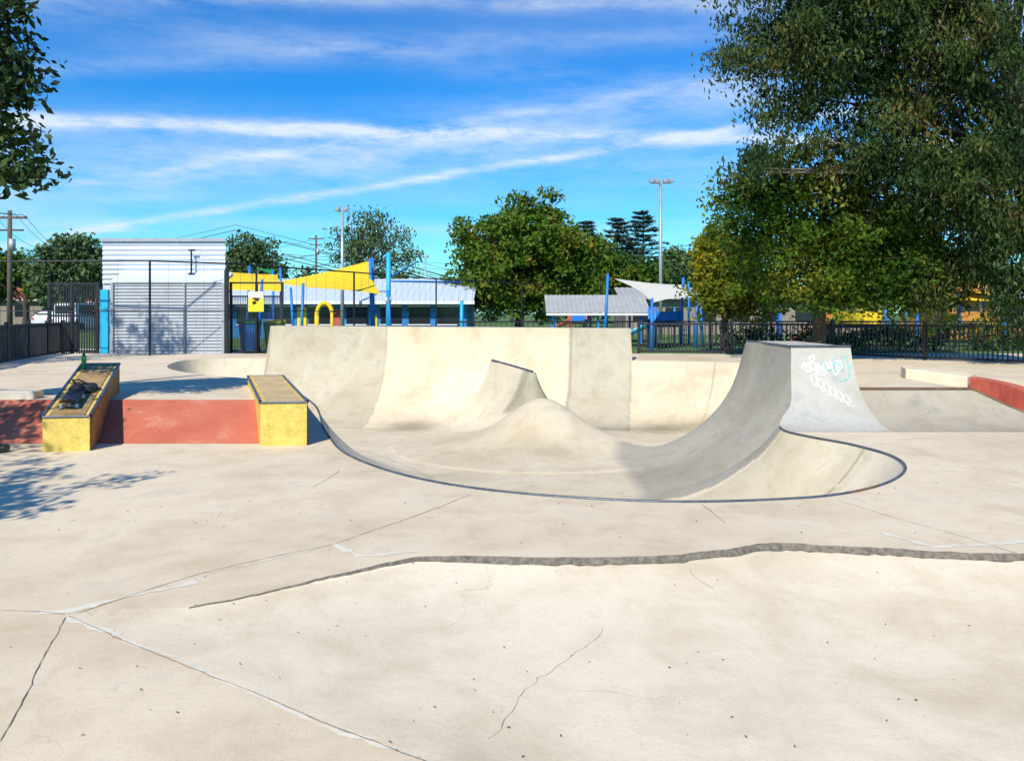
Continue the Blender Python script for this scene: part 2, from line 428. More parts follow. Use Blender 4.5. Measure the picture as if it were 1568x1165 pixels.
b.hexa([(7.3,14.9,.3),(8.08,14.25,.2),(8.6,14.9,.2),(7.6,15.7,.3)],[(7.3,14.9,.66),(8.08,14.25,.56),(8.6,14.9,.58),(7.6,15.7,.66)])
b.p('painted_edge',M_red,False,.01)
mid_=catmull([(8.10,14.22,),(8.26,13.9),(8.36,13.45),(8.50,13.0),(8.78,12.55),(9.3,12.2)],False,.12)
hh_=np.interp(np.linspace(0,1,len(mid_)),[0,.3,.6,1],[.56,.47,.26,.03])
tt=np.gradient(mid_,axis=0); tt/=np.linalg.norm(tt,axis=1)[:,None]; nn_=np.stack([-tt[:,1],tt[:,0]],1)
for k in range(len(mid_)-1):
    a,c=mid_[k],mid_[k]+nn_[k]*.22; a2,c2=mid_[k+1],mid_[k+1]+nn_[k+1]*.22; h,h2=hh_[k],hh_[k+1]
    b.hexa([(*a,-.1),(*a2,-.1),(*c2,-.1),(*c,-.1)],[(*a,h),(*a2,h2),(*c2,h2),(*c,h)])
b.done()

# ------------- deck via constrained delaunay
pv=[];pe=[]
for q in RP: pv.append(Vector((q[0],q[1])))
pe=[(i,(i+1)%n) for i in range(n)]
l0=len(pv)
for q in LP: pv.append(Vector(q))
pe+=[(l0+i,l0+i+1) for i in range(len(LP)-1)]
l1=len(pv)
for q in LP: pv.append(Vector((q[0],q[1]-.04)))
pe+=[(l1+i,l1+i+1) for i in range(len(LP)-1)]
s0=len(pv)
for t in np.linspace(0,1,60):
    q=SA+(np.array((3.0,.77))-SA)*t; pv.append(Vector(q))
pe+=[(s0+i,s0+i+1) for i in range(59)]
cand=[]
for x in np.arange(-18,18.01,.3):
    for y in list(np.arange(6.3,24.5,.3))+[10.45,11.5,24.5,12.7,15.2]: cand.append((x,y))
for x in np.arange(-5,6.5,.12):
    for y in np.arange(1.5,6.2,.12): cand.append((x,y))
for x in np.arange(-18,18.01,.6):
    for y in np.arange(-6,6.3,.6):
        if not(-5.1<x<6.6 and 1.4<y<6.25): cand.append((x,y))
cand+=[(4.1,13.39),(7.15,13.39),(7.17,13.39)]
cand=np.array(cand); keep=np.ones(len(cand),bool)
for Q,dm in ((RP,.07),(LP,.06),(LP-np.array((0,.04)),.06)):
    for c0 in range(0,len(cand),4000):
        dd=((cand[c0:c0+4000,None,:]-Q[None])**2).sum(2).min(1); keep[c0:c0+4000]&=dd>dm*dm
keep&=~inside(cand,RP)
for q in cand[keep]: pv.append(Vector((q[0]+random.uniform(-.002,.002),q[1])))
r=delaunay_2d_cdt(pv,pe,[],0,1e-5)
ov=np.array([(q.x,q.y) for q in r[0]]); of=np.array([list(f) for f in r[2] if len(f)==3])
cen=ov[of].mean(1); of=of[~inside(cen,RP)]
zs=[]
orig=r[3]
for k,(x,y) in enumerate(ov):
    z=None
    for oi in orig[k]:
        if oi<n:
            z=RZ[oi]
            if V[oi][1]>20.8 and -6.65<=V[oi][0]<=3.1: z=UP
            if V[oi][0]>4 and YF<V[oi][1]<15.42: z=0 if V[oi][1]<13.4 else UP
            break
    if z is None:
        z=near_z(x,y) if y<10.3 else deck_z(x,y)
    zs.append(z)
cen=ov[of].mean(1)
lipc=np.array([lipy(x) for x in cen[:,0]]); dsn=(cen-SA)@SN
nearm=(dsn>0)&(cen[:,1]<lipc)
deck=mk('concrete_deck',np.column_stack([ov,zs]).tolist(),of.tolist(),M_deck)
deck.data.materials.append(M_near)
deck.data.polygons.foreach_set('material_index',nearm.astype(np.int32))
deck.data.polygons.foreach_set('use_smooth',[True]*len(of)); 
try: deck.data.set_sharp_from_angle(angle=math.radians(12))
except Exception as ex: print(ex)
vs=[];fs=[]
m0=[i for i in range(len(LP)) if LP[i][0]<14]
for i in m0:
    x,y=LP[i]; w=min(1,(x+1.9)/2.6); w=max(w,.12); jj=random.uniform(.0,1)*w
    rows=[(y+.006*jj-.008,.0045),(y-.010,.005),(y-.042,near_z(x,y-.042)+.004),(y-.043-.026*random.random()**2*w,0)]
    if x<.0:
        k_=max(.25,(x+1.9)/1.9); rows=[(y+.006*jj-.004,.0045),(y-.006,.005),(y-.044*k_,near_z(x,y-.044*k_)+.004),(y-.046*k_-.004,0)]
    rows[3]=(rows[3][0],near_z(x,rows[3][0])+.003)
    for yy,z in rows: vs.append((x,yy,z))
for k in range(len(m0)-1):
    for j in range(3): a=4*k+j; fs.append((a,a+1,a+5,a+4))
mk('broken_concrete_edge',vs,fs,M_broken)
def ribbon(vs,fs,pts,w,zoff=.004,jit=.006,wj=.4):
    Q=[]
    for (x1,y1),(x2,y2) in zip(pts[:-1],pts[1:]):
        L=math.hypot(x2-x1,y2-y1); m=max(2,int(L/.05))
        for k in range(m): Q.append((x1+(x2-x1)*k/m,y1+(y2-y1)*k/m))
    Q.append(pts[-1]); Q=np.array(Q); j=np.cumsum(rng.normal(0,jit,len(Q)))*.5; j-=np.linspace(j[0],j[-1],len(j))
    T_=np.gradient(Q,axis=0); T_/=np.linalg.norm(T_,axis=1)[:,None]; Nn=np.stack([-T_[:,1],T_[:,0]],1); Q=Q+Nn*np.clip(j,-.05,.05)[:,None]
    o=len(vs)
    for q,nn in zip(Q,Nn):
        ww=w*(1+random.uniform(-wj,wj))/2
        for s in(-1,1):
            p=q+nn*ww*s; vs.append((p[0],p[1],deck_z(p[0],p[1])+zoff))
    for k in range(len(Q)-1): a=o+2*k; fs.append((a,a+1,a+3,a+2))
G=Gd
vs=[];fs=[]
for pl,w in [([(0,934),(55,936),(100,941)],.004),([(100,945),(60,1020),(0,1135)],.004),([(120,938),(215,905),(300,878),(400,855),(510,832),(620,795),(720,757)],.005),
   ([(105,943),(200,985),(400,1062),(650,1165),(800,1225)],.004),([(1280,765),(1400,800),(1480,822),(1568,850)],.004),
   ([(1075,772),(1110,800)],.004),([(480,745),(520,720)],.004)]:
    ribbon(vs,fs,[G(*p) for p in pl],w)
mk('deck_crack',vs,fs,M_crack)
vs=[];fs=[]
for pl,w in [([(60,938),(110,934),(215,908),(300,890)],.05),([(105,945),(180,972)],.06),([(180,972),(400,1058),(640,1158)],.022),([(510,832),(550,850),(640,843)],.05),([(1350,815),(1430,838),(1568,828)],.05),([(310,882),(500,836)],.018)]:
    ribbon(vs,fs,[G(*p) for p in pl],w,.0025,.015,.8)
mk('cement_patch',vs,fs,M_patch)
vs=[];fs=[]
for pl in [[(-.1,3.3),(.1,3.9),(.35,4.3),(.52,4.6)],[(1.22,5.5),(1.25,5.35),(1.31,5.22)]]:
    ribbon(vs,fs,pl,.0018,.005,.026)
mk('bank_crack',vs,fs,M_crack)
vs=[];fs=[]
for k in range(480):
    D=3+ (random.random()**1.2)*16; x=random.uniform(-.66,.66)*D
    if inside(np.array([[x,D]]),RP)[0] or (x>4 and 11<D<16): continue
    s=random.uniform(.003,.012)*(1 if D<6 else 1.5); a=random.uniform(0,6.28); z=deck_z(x,D)+.006
    o=len(vs)
    for (p,q_,h) in((-1,0,.0),(0,-.4,.004),(1.1,0,.003),(0,.4,.005)):
        vs.append((x+s*(p*math.cos(a)-q_*math.sin(a)),D+s*(p*math.sin(a)+q_*math.cos(a)),z+h*random.random()))
    fs.append((o,o+1,o+2,o+3))
mk('leaf_litter',vs,fs,M_litter)
b=Bld('kerb'); b.p('kerb',M_tower,False,.02); b.hexa([(-12,12.3,.3),(-6.9,11.6,.3),(-6.9,11.85,.3),(-12,12.55,.3)],[(-12,12.3,.58),(-6.9,11.6,.56),(-6.9,11.85,.56),(-12,12.55,.58)]); b.done()

# ---------------- ledges
def ledge(fl,fr,off,zf,zb,top):
    b=Bld('grind_ledge')
    bl=(fl[0]+off[0],fl[1]+off[1]); brr=(fr[0]+off[0],fr[1]+off[1])
    b.p('body',M_yel,False,.012).hexa([(*fl,-.05),(*fr,-.05),(*brr,-.05),(*bl,-.05)],[(*fl,zf),(*fr,zf),(*brr,zb),(*bl,zb)])
    b.p('side_panel',M_side).raw([(fr[0]+.004,fr[1]+.02,-.05),(brr[0]+.004,brr[1],-.05),(brr[0]+.004,brr[1],zb-.04),(fr[0]+.004,fr[1]+.02,zf-.04)],[(0,1,2,3)])
    b.p('top_slab',top,False,.004)
    def L(a,c,t): return (a[0]+(c[0]-a[0])*t,a[1]+(c[1]-a[1])*t)
    q=[L(fl,fr,.12),L(fl,fr,.88),L(bl,brr,.88),L(bl,brr,.12)]
    b.hexa([(*q[0],zf-.02),(*q[1],zf-.02),(*q[2],zb-.02),(*q[3],zb-.02)],[(*q[0],zf+.012),(*q[1],zf+.012),(*q[2],zb+.012),(*q[3],zb+.012)])
    b.p('edge_rail',M_coping,True)
    b.tube([(*fl,zf+.0),(*bl,zb+.0)],.022); b.tube([(*fr,zf),(*brr,zb)],.022); b.tube([(*fl,zf-.006),(*fr,zf-.006)],.016); b.tube([(*bl,zb),(*brr,zb)],.018)
    return b.done()
ledge((-5.73,9.80),(-5.19,9.88),(-.93,2.64),.43,.90,M_ochre)
ledge((-3.2,10.22),(-2.62,10.28),(-1.28,3.4),.56,.62,M_tan)
def skateboard(c,rz,ry=0):
    b=Bld('skateboard'); Rm=Matrix.Rotation(rz,3,'Z')@Matrix.Rotation(ry,3,'Y'); C=Vector(c)
    b.p('deck',M_dark,True); v=[];f=[]
    m=17
    for k in range(m):
        x=-.4+.8*k/(m-1); w=.1*math.sqrt(max(.05,1-max(0,(abs(x)-.3)/.1)**2)); z=.09+max(0,abs(x)-.28)**1.3*1.2
        for (yy,zz) in((-w,z+.006),(0,z),(w,z+.006),(w,z-.006),(0,z-.012),(-w,z-.006)): v.append(C+Rm@Vector((x,yy,zz)))
    for k in range(m-1):
        for j in range(6): f.append((6*k+j,6*k+(j+1)%6,6*k+6+(j+1)%6,6*k+6+j))
    f+=[tuple(range(5,-1,-1)),tuple(range(6*m-6,6*m))]; b.raw(v,f)
    for s in(-1,1):
        b.p('truck',M_galv,False); b.cyl(C+Rm@Vector((s*.22,-.08,.03)),C+Rm@Vector((s*.22,.08,.03)),.012); b.cyl(C+Rm@Vector((s*.22,0,.03)),C+Rm@Vector((s*.22,0,.085)),.02)
        b.p('wheel',M_wpaint,True)
        for t in(-1,1): b.cyl(C+Rm@Vector((s*.22,t*.07,.028)),C+Rm@Vector((s*.22,t*.105,.028)),.028,.028,14)
    return b.done()
skateboard((-5.66,10.35,.53),1.9,-.17)
b=Bld('backpack'); b.p('bag',M_dark,True,.05)
b.box((-5.80,10.95,.68),(.28,.2,.12),.5); b.p('pocket',M_dark,True,.03).box((-5.72,10.83,.65),(.18,.08,.08),.5)
b.p('strap',M_dark,True).tube([(-5.92,10.9,.72),(-5.92,10.82,.79),(-5.84,10.82,.80),(-5.74,10.9,.72)],.012)
b.done()
b=Bld('water_bottle'); b.p('bottle',M_green,True).cyl((-6.45,12.1,.86),(-6.45,12.1,1.05),.035,.035,12); b.p('cap',M_dark,True).cyl((-6.45,12.1,1.05),(-6.45,12.1,1.09),.02,.018,12); b.done()
b=Bld('sports_bag'); b.p('body',M_dark,True,.03).box((-6.3,9.75,.05),(.34,.16,.09),.2); b.p('handle',M_dark,True).tube([(-6.4,9.72,.09),(-6.34,9.7,.12),(-6.26,9.73,.12),(-6.2,9.78,.09)],.008); b.done()
vs=[];fs=[]; vt=[];ft=[]
def fp(x,th): 
    nrm=Vector((0,-math.sin(th),math.cos(th)))
    p=Vector((x,YF+R2*math.sin(th),R2*(1-math.cos(th))+.003))+nrm*.006; tn=Vector((0,math.cos(th),math.sin(th))); return p,tn
def stroke(vs,fs,pts,w):
    Q=catmull(pts,False,.012); o=len(vs); T_=np.gradient(Q,axis=0); T_/=(np.linalg.norm(T_,axis=1)[:,None]+1e-9)
    for q,t in zip(Q,T_):
        p,tn=fp(q[0],q[1]/R2); ex=Vector((1,0,0)); nn=ex*(-t[1])+tn*t[0]
        vs.append(p+nn*w/2); vs.append(p-nn*w/2)
    for k in range(len(Q)-1): a=o+2*k; fs.append((a,a+1,a+3,a+2))
for k in range(7):
    cx=4.66+.085*k; cy=1.68+.08*math.sin(k*2); pts_=[]
    for j in range(7): pts_.append((cx+random.uniform(-.05,.12),cy+random.uniform(-.14,.14)))
    stroke(vs,fs,pts_,.018)
for k in range(6):
    cx=4.72+.08*k; cy=1.38-.08*k; stroke(vs,fs,[(cx,cy),(cx+.05,cy+.16),(cx+.09,cy+.02),(cx+.03,cy-.05),(cx+.13,cy-.08)],.016)
stroke(vt,ft,[(5.1,1.5),(5.18,1.75),(5.26,1.6),(5.3,1.85),(5.36,1.6)],.016); stroke(vt,ft,[(5.15,1.4),(5.3,1.45),(5.38,1.7)],.014); stroke(vt,ft,[(4.95,1.8),(5.05,1.6),(5.12,1.85)],.014)
g=empty('graffiti'); mk('white_tag',vs,fs,M_spray,g); mk('teal_tag',vt,ft,M_teal,g)

# ---------------- ground sheet (ring around deck)
def ring(name,x0,x1,y0,y1,far,z,mat):
    xs=[-far,x0,x1,far]; ys=[-far,y0,y1,far]; v=[(x,y,z) for x in xs for y in ys]; f=[]
    for i in range(3):
        for j in range(3):
            if i==1 and j==1: continue
            f.append((i*4+j,(i+1)*4+j,(i+1)*4+j+1,i*4+j+1))
    o=len(v); v+=[(x0,y0,-1.5),(x1,y0,-1.5),(x1,y1,-1.5),(x0,y1,-1.5)]
    c=[5,9,10,6]
    for i in range(4): f.append((c[i],c[(i+1)%4],o+(i+1)%4,o+i))
    return mk(name,v,f,mat)
ring('ground',-17.99,17.99,-5.99,24.49,900,.34,M_grass)
mk('road',[(-46,26,.346),(-30,26,.346),(-30,400,.346),(-46,400,.346)],[(0,1,2,3)],M_asph)
mk('road_marking',[(-38.1,26,.351),(-37.95,26,.351),(-37.95,400,.351),(-38.1,400,.351)],[(0,1,2,3)],M_wpaint)
b=Bld('road_kerb'); b.p('k',M_tower).box((-29.9,200,.4),(.2,350,.14)); b.done()
mk('footpath',[(-29.7,24.6,.348),(-9,24.6,.348),(-9,30,.348),(-29.7,30,.348)],[(0,1,2,3)],M_deck)

# ---------------- fences
def pfence(name,pts,base,h,sp=.13,post=2.3,mat=M_black,pk=.022):
    b=Bld(name); 
    for (x1,y1),(x2,y2) in zip(pts[:-1],pts[1:]):
        L=math.hypot(x2-x1,y2-y1); a=math.atan2(y2-y1,x2-x1)
        b.p('posts',mat)
        m=max(1,round(L/post))
        for k in range(m+1):
            t=k/m; b.box((x1+(x2-x1)*t,y1+(y2-y1)*t,base+h/2+.03),(.09,.09,h+.06),a)
        b.p('rails',mat)
        for zz in (base+.1,base+h-.04): b.box(((x1+x2)/2,(y1+y2)/2,zz),(L,.045,.06),a)
        b.p('pickets',mat)
        m=int(L/sp)
        for k in range(1,m):
            t=k/m; b.box((x1+(x2-x1)*t,y1+(y2-y1)*t,base+h/2+.03),(pk,pk,h-.1),a)
    return b.done()
pfence('steel_fence',[(3.9,24.7),(9.2,23.2),(12.6,19.2),(17,14)],.42,.97,.11,2.3,M_black,.03)
pfence('steel_fence',[(-14.6,27.0),(-12.9,20.5),(-11.6,17.2),(-10.9,13)],.38,1.02,.13,1.6,M_black,.045)
pfence('steel_fence',[(-2,30),(10,31),(26,30)],.34,1.05,.2)
b=Bld('chain_link_fence'); fl=[(-16.5,23.6),(-10.55,23.4),(-8.7,24.6),(-5.9,30),(-3.4,36),(.5,41),(5.7,48)]
for (x,y) in fl: b.p('posts',M_black).cyl((x,y,.3),(x,y,3.22),.035)
for a,c in zip(fl[:-1],fl[1:]):
    b.p('rails',M_black).cyl((*a,3.2),(*c,3.2),.025); b.cyl((*a,1.75),(*c,1.75),.012)
    b.p('wires',M_black)
    L=math.hypot(c[0]-a[0],c[1]-a[1])
    for k in range(int(L/.5)):
        t=k*.5/L; x=a[0]+(c[0]-a[0])*t; y=a[1]+(c[1]-a[1])*t
        b.cyl((x,y,.4),(x,y,3.18),.004,None,3,False)
b.done()

# ---------------- shed
def corr_h(b,x0,x1,y,z0,z1,pitch=.11,amp=.018):
    m=int((z1-z0)/pitch*4); v=[];f=[]
    for k in range(m+1):
        z=z0+(z1-z0)*k/m; o=amp*math.sin(k*math.pi/2)
        v+=[(x0,y-o,z),(x1,y-o,z)]
    for k in range(m): f.append((2*k,2*k+1,2*k+3,2*k+2))
    b.raw(v,f)
b=Bld('corrugated_shed')
b.p('lower_wall',M_corr); corr_h(b,-12.3,-8.93,24.8,.42,2.62,.10,.022)
b.p('upper_wall',M_white); corr_h(b,-13.0,-9.1,25.5,2.6,3.98,.15,.022)
b.p('awning',M_white).hexa([(-12.4,24.75,2.62),(-8.85,24.75,2.62),(-8.85,25.48,2.85),(-12.4,25.48,2.85)],[(-12.4,24.75,2.66),(-8.85,24.75,2.66),(-8.85,25.48,2.96),(-12.4,25.48,2.96)])
b.p('side_wall',M_white).hexa([(-13.0,25.53,.34),(-9.13,25.53,.34),(-9.5,26.6,.34),(-13,26.6,.34)],[(-13.0,25.53,3.9),(-9.13,25.53,3.9),(-9.5,26.6,3.6),(-13,26.6,3.6)])
b.p('side_wall2',M_corr).hexa([(-12.28,24.83,.34),(-8.95,24.83,.34),(-9.15,25.5,.34),(-12.28,25.5,.34)],[(-12.28,24.83,2.6),(-8.95,24.83,2.6),(-9.15,25.5,2.6),(-12.28,25.5,2.6)])
b.p('trim',M_galv).box((-11.05,25.46,4.0),(4.0,.1,.1)); b.box((-8.9,24.78,1.52),(.08,.1,2.2)); b.box((-12.33,24.78,1.52),(.08,.1,2.2)); b.box((-10.1,24.75,1.52),(.04,.03,2.18))
b.p('blue_frame',M_cyan).box((-12.52,24.7,1.4),(.24,.12,2.0))
b.p('dark_panel',M_black).box((-8.78,24.7,1.7),(.1,.12,2.6))
b.p('vent_pipe',M_black).cyl((-10.1,25.3,2.9),(-10.1,25.3,3.65),.03); b.box((-10.08,25.3,3.66),(.2,.05,.05)); b.box((-10.1,25.3,2.93),(.2,.08,.04))
b.done()
b=Bld('steel_gate'); b.p('frame',M_black)
for x in (-14.4,-13.7,-12.9): b.box((x,25,1.5),(.08,.08,2.3))
for z in (.5,1.6,2.6): b.box((-13.65,25,z),(1.5,.05,.06))
b.p('bars',M_black)
for k in range(18): b.box((-14.35+k*.08,25,1.5),(.03,.03,2.2))
b.p('side_bars',M_blue).box((-12.75,25,1.4),(.1,.06,2.0)); b.done()
b=Bld('mesh_gate'); b.p('frame',M_black)
x0,x1,y=-8.75,-7.15,25.0
for x in (x0,-7.95,x1): b.box((x,y,1.5),(.07,.07,2.3))
for z in (.5,2.2,2.62): b.box(((x0+x1)/2,y,z),(x1-x0,.05,.05))
b.p('mesh',M_black)
for k in range(32): b.box((x0+k*.05,y+.01,1.35),(.012,.012,1.7))
for k in range(30): b.box(((x0+x1)/2,y+.03,.55+k*.055),(x1-x0,.01,.01))
b.done()
b=Bld('park_sign'); b.p('board',M_sign,False,.01).box((-7.9,24.8,2.03),(.48,.03,.62)); b.p('picture',M_dark).box((-7.9,24.782,2.13),(.2,.006,.12),0,0,.5); b.box((-7.95,24.782,2.0),(.12,.006,.1),0,0,-.3)
b.p('header',M_wpaint).box((-7.9,24.781,2.24),(.46,.006,.17)); b.p('post',M_black).cyl((-7.9,24.83,.4),(-7.9,24.83,3.0),.03); b.done()
def bin_(x,y,mat):
    b=Bld('wheelie_bin'); z=.4
    b.p('body',mat,False,.02).hexa([(x-.2,y-.22,z+.05),(x+.2,y-.22,z+.05),(x+.2,y+.22,z+.05),(x-.2,y+.22,z+.05)],[(x-.27,y-.3,z+.95),(x+.27,y-.3,z+.95),(x+.27,y+.3,z+.95),(x-.27,y+.3,z+.95)])
    b.p('lid',M_ysail if mat==M_green else M_green,False,.02).hexa([(x-.3,y-.33,z+.95),(x+.3,y-.33,z+.95),(x+.3,y+.33,z+.95),(x-.3,y+.33,z+.95)],[(x-.28,y-.3,z+1.0),(x+.28,y-.3,z+1.0),(x+.28,y+.3,z+1.06),(x-.28,y+.3,z+1.06)])
    b.p('wheels',M_tyre,True).cyl((x-.25,y+.2,z+.1),(x+.25,y+.2,z+.1),.1,None,12); b.done()
bin_(-8.35,25.6,M_blue); bin_(-7.6,25.7,M_green)

# ---------------- blue building
b=Bld('community_building')
b.p('walls',M_bwall).box((-8.7,47,1.3),(12.6,9,2.0))
b.p('roof',M_roof)
def corr_roof(b,x0,x1,ya,za,yb,zb,pitch=.35,amp=.03):
    m=int((x1-x0)/pitch*2); v=[];f=[]
    for k in range(m+1):
        x=x0+(x1-x0)*k/m; o=amp*(k%2); v+=[(x,ya,za+o),(x,yb,zb+o)]
    for k in range(m): f.append((2*k,2*k+2,2*k+3,2*k+1))
    b.raw(v,f)
corr_roof(b,-15.4,-2.0,41.8,2.28,47,3.65); corr_roof(b,-15.4,-2.0,52.2,2.28,47,3.65)
b.p('fascia',M_wpaint).box((-8.7,41.75,2.22),(13.5,.06,.18))
b.p('windows',M_glass)
for x in (-14,-12.2,-10.2,-8.2,-6.4,-4.9,-3.4): b.box((x,42.47,1.55),(1.1,.06,.9))
b.p('window_frames',M_wpaint)
for x in (-14,-12.2,-10.2,-8.2,-6.4,-4.9,-3.4): b.box((x,42.48,1.05),(1.2,.08,.06)); b.box((x,42.48,2.03),(1.2,.08,.06))
b.p('panels',M_ysail).box((-11.1,42.46,1.3),(.5,.05,1.4)); b.box((-7.3,42.46,1.2),(.35,.05,.7))
b.p('door',M_red).box((-9.2,42.46,1.1),(.55,.05,1.5))
b.done()
b=Bld('picnic_shelter'); b.p('roof',M_rfg); corr_roof(b,1.5,6.1,35.2,1.68,37.2,2.5,.2,.02); corr_roof(b,1.5,6.1,39.2,1.68,37.2,2.5,.2,.02)
b.p('posts',M_blue)
for x in (1.9,3.8,5.7):
    for y in (35.5,38.9): b.box((x,y,1.0),(.1,.1,1.35))
b.p('beams',M_wpaint).box((3.8,35.25,1.62),(4.6,.06,.1)); b.p('table',M_wood).box((3.8,37,1.0),(1.8,.7,.06)); b.box((3.8,36.4,.8),(1.8,.25,.05)); b.box((3.8,37.6,.8),(1.8,.25,.05)); b.box((3.2,37,.65),(.1,.6,.65)); b.box((4.4,37,.65),(.1,.6,.65)); b.done()
def sail(name,cs,mat,poles=True,pull=.18,pm_=M_blue):
    c=[Vector(x) for x in cs]
    if len(c)==3: c=[c[0],c[1],c[2],c[2]]
    m=12; cen=sum(c,Vector())/4; v=[];f=[]
    for i in range(m+1):
        for j in range(m+1):
            u,w=i/m,j/m; p=c[0]*(1-u)*(1-w)+c[1]*u*(1-w)+c[2]*u*w+c[3]*(1-u)*w
            ed=max((1-(2*u-1)**2)*abs(2*w-1)**3,(1-(2*w-1)**2)*abs(2*u-1)**3)
            p=p+(cen-p)*pull*ed; v.append(p)
    for i in range(m):
        for j in range(m): a=i*(m+1)+j; f.append((a,a+m+1,a+m+2,a+1))
    e=Bld(name); e.p('cloth',mat,True).raw(v,f)
    e.p('poles',pm_,True)
    for x in cs:
        d=(Vector(x)-cen); d.z=0; d.normalize(); top=Vector(x)+d*.25+Vector((0,0,.15)); e.cyl((top.x+d.x*.15,top.y+d.y*.15,.3),top,.06,.05)
    return e.done()
sail('shade_sail',[P(350,416,31),P(425,420,33),P(436,446,31),P(346,444,30)],M_ysail,pull=.06)
sail('shade_sail',[P(412,434,29),P(566,399,33),P(584,450,31),P(470,440,28.5)],M_ysail,pull=.1)
sail('shade_sail',[P(392,410,34),P(425,412,35),P(415,420,34)],M_green)
sail('shade_sail',[P(940,426,30),P(1052,436,34),P(1062,455,31),P(1000,463,28)],M_wsail)
sail('shade_sail',[P(1055,430,33),P(1188,440,36),P(1180,458,34),P(1072,458,31)],M_ysail)
sail('shade_sail',[P(1180,440,36),P(1330,432,38),P(1345,458,35),P(1200,462,33)],M_ysail)
sail('shade_sail',[P(1400,440,36),P(1530,446,38),P(1525,462,35),P(1410,458,33)],M_ysail)
b=Bld('blue_pole')
b.p('mast',M_cyan,True).cyl((-4.85,31.5,.3),P(595,386,31.5),.10,.09,12)
b.p('arms',M_blue,True).cyl((-5.5,31.7,.3),P(567,396,31.7),.07,.07); b.cyl(P(597,430,31.5),P(705,432,34),.04); b.cyl(P(595,425,31.5),P(640,400,36),.03)
b.p('collar',M_wpaint,True).cyl((-4.85,31.5,2.1),(-4.85,31.5,2.3),.12,.12,12); b.done()
b=Bld('cyan_post'); b.p('post',M_cyan,True).cyl((-1.95,31,.3),P(707,460,31),.07,.07,12); b.p('cap',M_wpaint,True).cyl(P(707,460,31),P(707,457,31),.08,.03,12); b.done()
def play(name,x,y,w,cols,roof=True):
    b=Bld(name); z=.34; H=2.3 if roof else 1.6
    b.p('posts',cols[0],True)
    for a in(0,w): 
        for c in (0,1.6): b.cyl((x+a,y+c,z),(x+a,y+c,z+H),.05)
    b.p('platform',M_dark).box((x+w/2,y+.8,z+.8),(w,1.6,.08))
    b.p('panel',cols[1]).box((x+w/2,y,z+1.15),(w-.1,.05,.5)); b.p('panel2',cols[2]).box((x+w/2,y+1.6,z+1.1),(w-.1,.05,.4))
    if roof: b.p('roof',cols[1]).raw([(x-.2,y-.2,z+2.3),(x+w+.2,y-.2,z+2.3),(x+w+.2,y+1.8,z+2.3),(x-.2,y+1.8,z+2.3),(x+w/2,y+.8,z+2.7)],[(0,1,4),(1,2,4),(2,3,4),(3,0,4)])
    b.p('slide',cols[2],True).raw([(x-.1,y+.3,z+.8),(x-.1,y+.9,z+.8),(x-1.5,y+.9,z+.15),(x-1.5,y+.3,z+.15),(x-.1,y+.25,z+1.0),(x-1.5,y+.25,z+.3),(x-.1,y+.95,z+1.0),(x-1.5,y+.95,z+.3)],[(0,1,2,3),(0,3,5,4),(1,6,7,2)])
    b.p('ladder',cols[0]); 
    for k in range(3): b.box((x+w+.3-.06*k,y+.6,z+.2+.22*k),(.05,.6,.04))
    b.done()
play('play_structure',5.9,33,1.1,(M_blue,M_blue,M_cyan),False); play('play_structure',12.4,31,1.8,(M_ysail,M_ysail,M_orange),False); play('play_structure',19.5,35,2,(M_blue,M_orange,M_ysail))
play('play_structure',3.0,41,.8,(M_red,M_blue,M_red),False)
b=Bld('play_hoop'); b.p('hoop',M_ysail,True); c=P(497,475,33)
b.tube([(c[0]-.32+.32*(1-math.cos(a)),c[1],c[2]-.2+.5*math.sin(a)) for k,a in enumerate(np.linspace(0,math.pi*.9,14))],.09); b.p('stem',M_ysail,True).cyl((c[0]-.32,c[1],.3),(c[0]-.32,c[1],c[2]-.2),.09); b.p('leg',M_ysail,True).cyl((c[0]+.3,c[1],.3),(c[0]+.3,c[1],c[2]),.06); b.done()
b=Bld('orange_building'); b.p('walls',M_orange).box((24.5,43,1.3),(5,5,2.0)); b.p('roof',M_roof); corr_roof(b,21.5,27.5,40,2.35,43,2.9); corr_roof(b,21.5,27.5,46,2.35,43,2.9); b.p('windows',M_glass)
for x in (23,25.4): b.box((x,40.48,1.5),(1.2,.05,.9))
b.done()
b=Bld('kiosk_building'); b.p('walls',M_brick).box((15,52,1.4),(16,5,2.2)); b.p('roof',M_rfg); corr_roof(b,6.6,23.4,49,2.5,52,3.3); corr_roof(b,6.6,23.4,55,2.5,52,3.3); b.p('windows',M_glass)
for x in range(8,23,2): b.box((x,49.48,1.6),(1.1,.05,.8))
b.done()

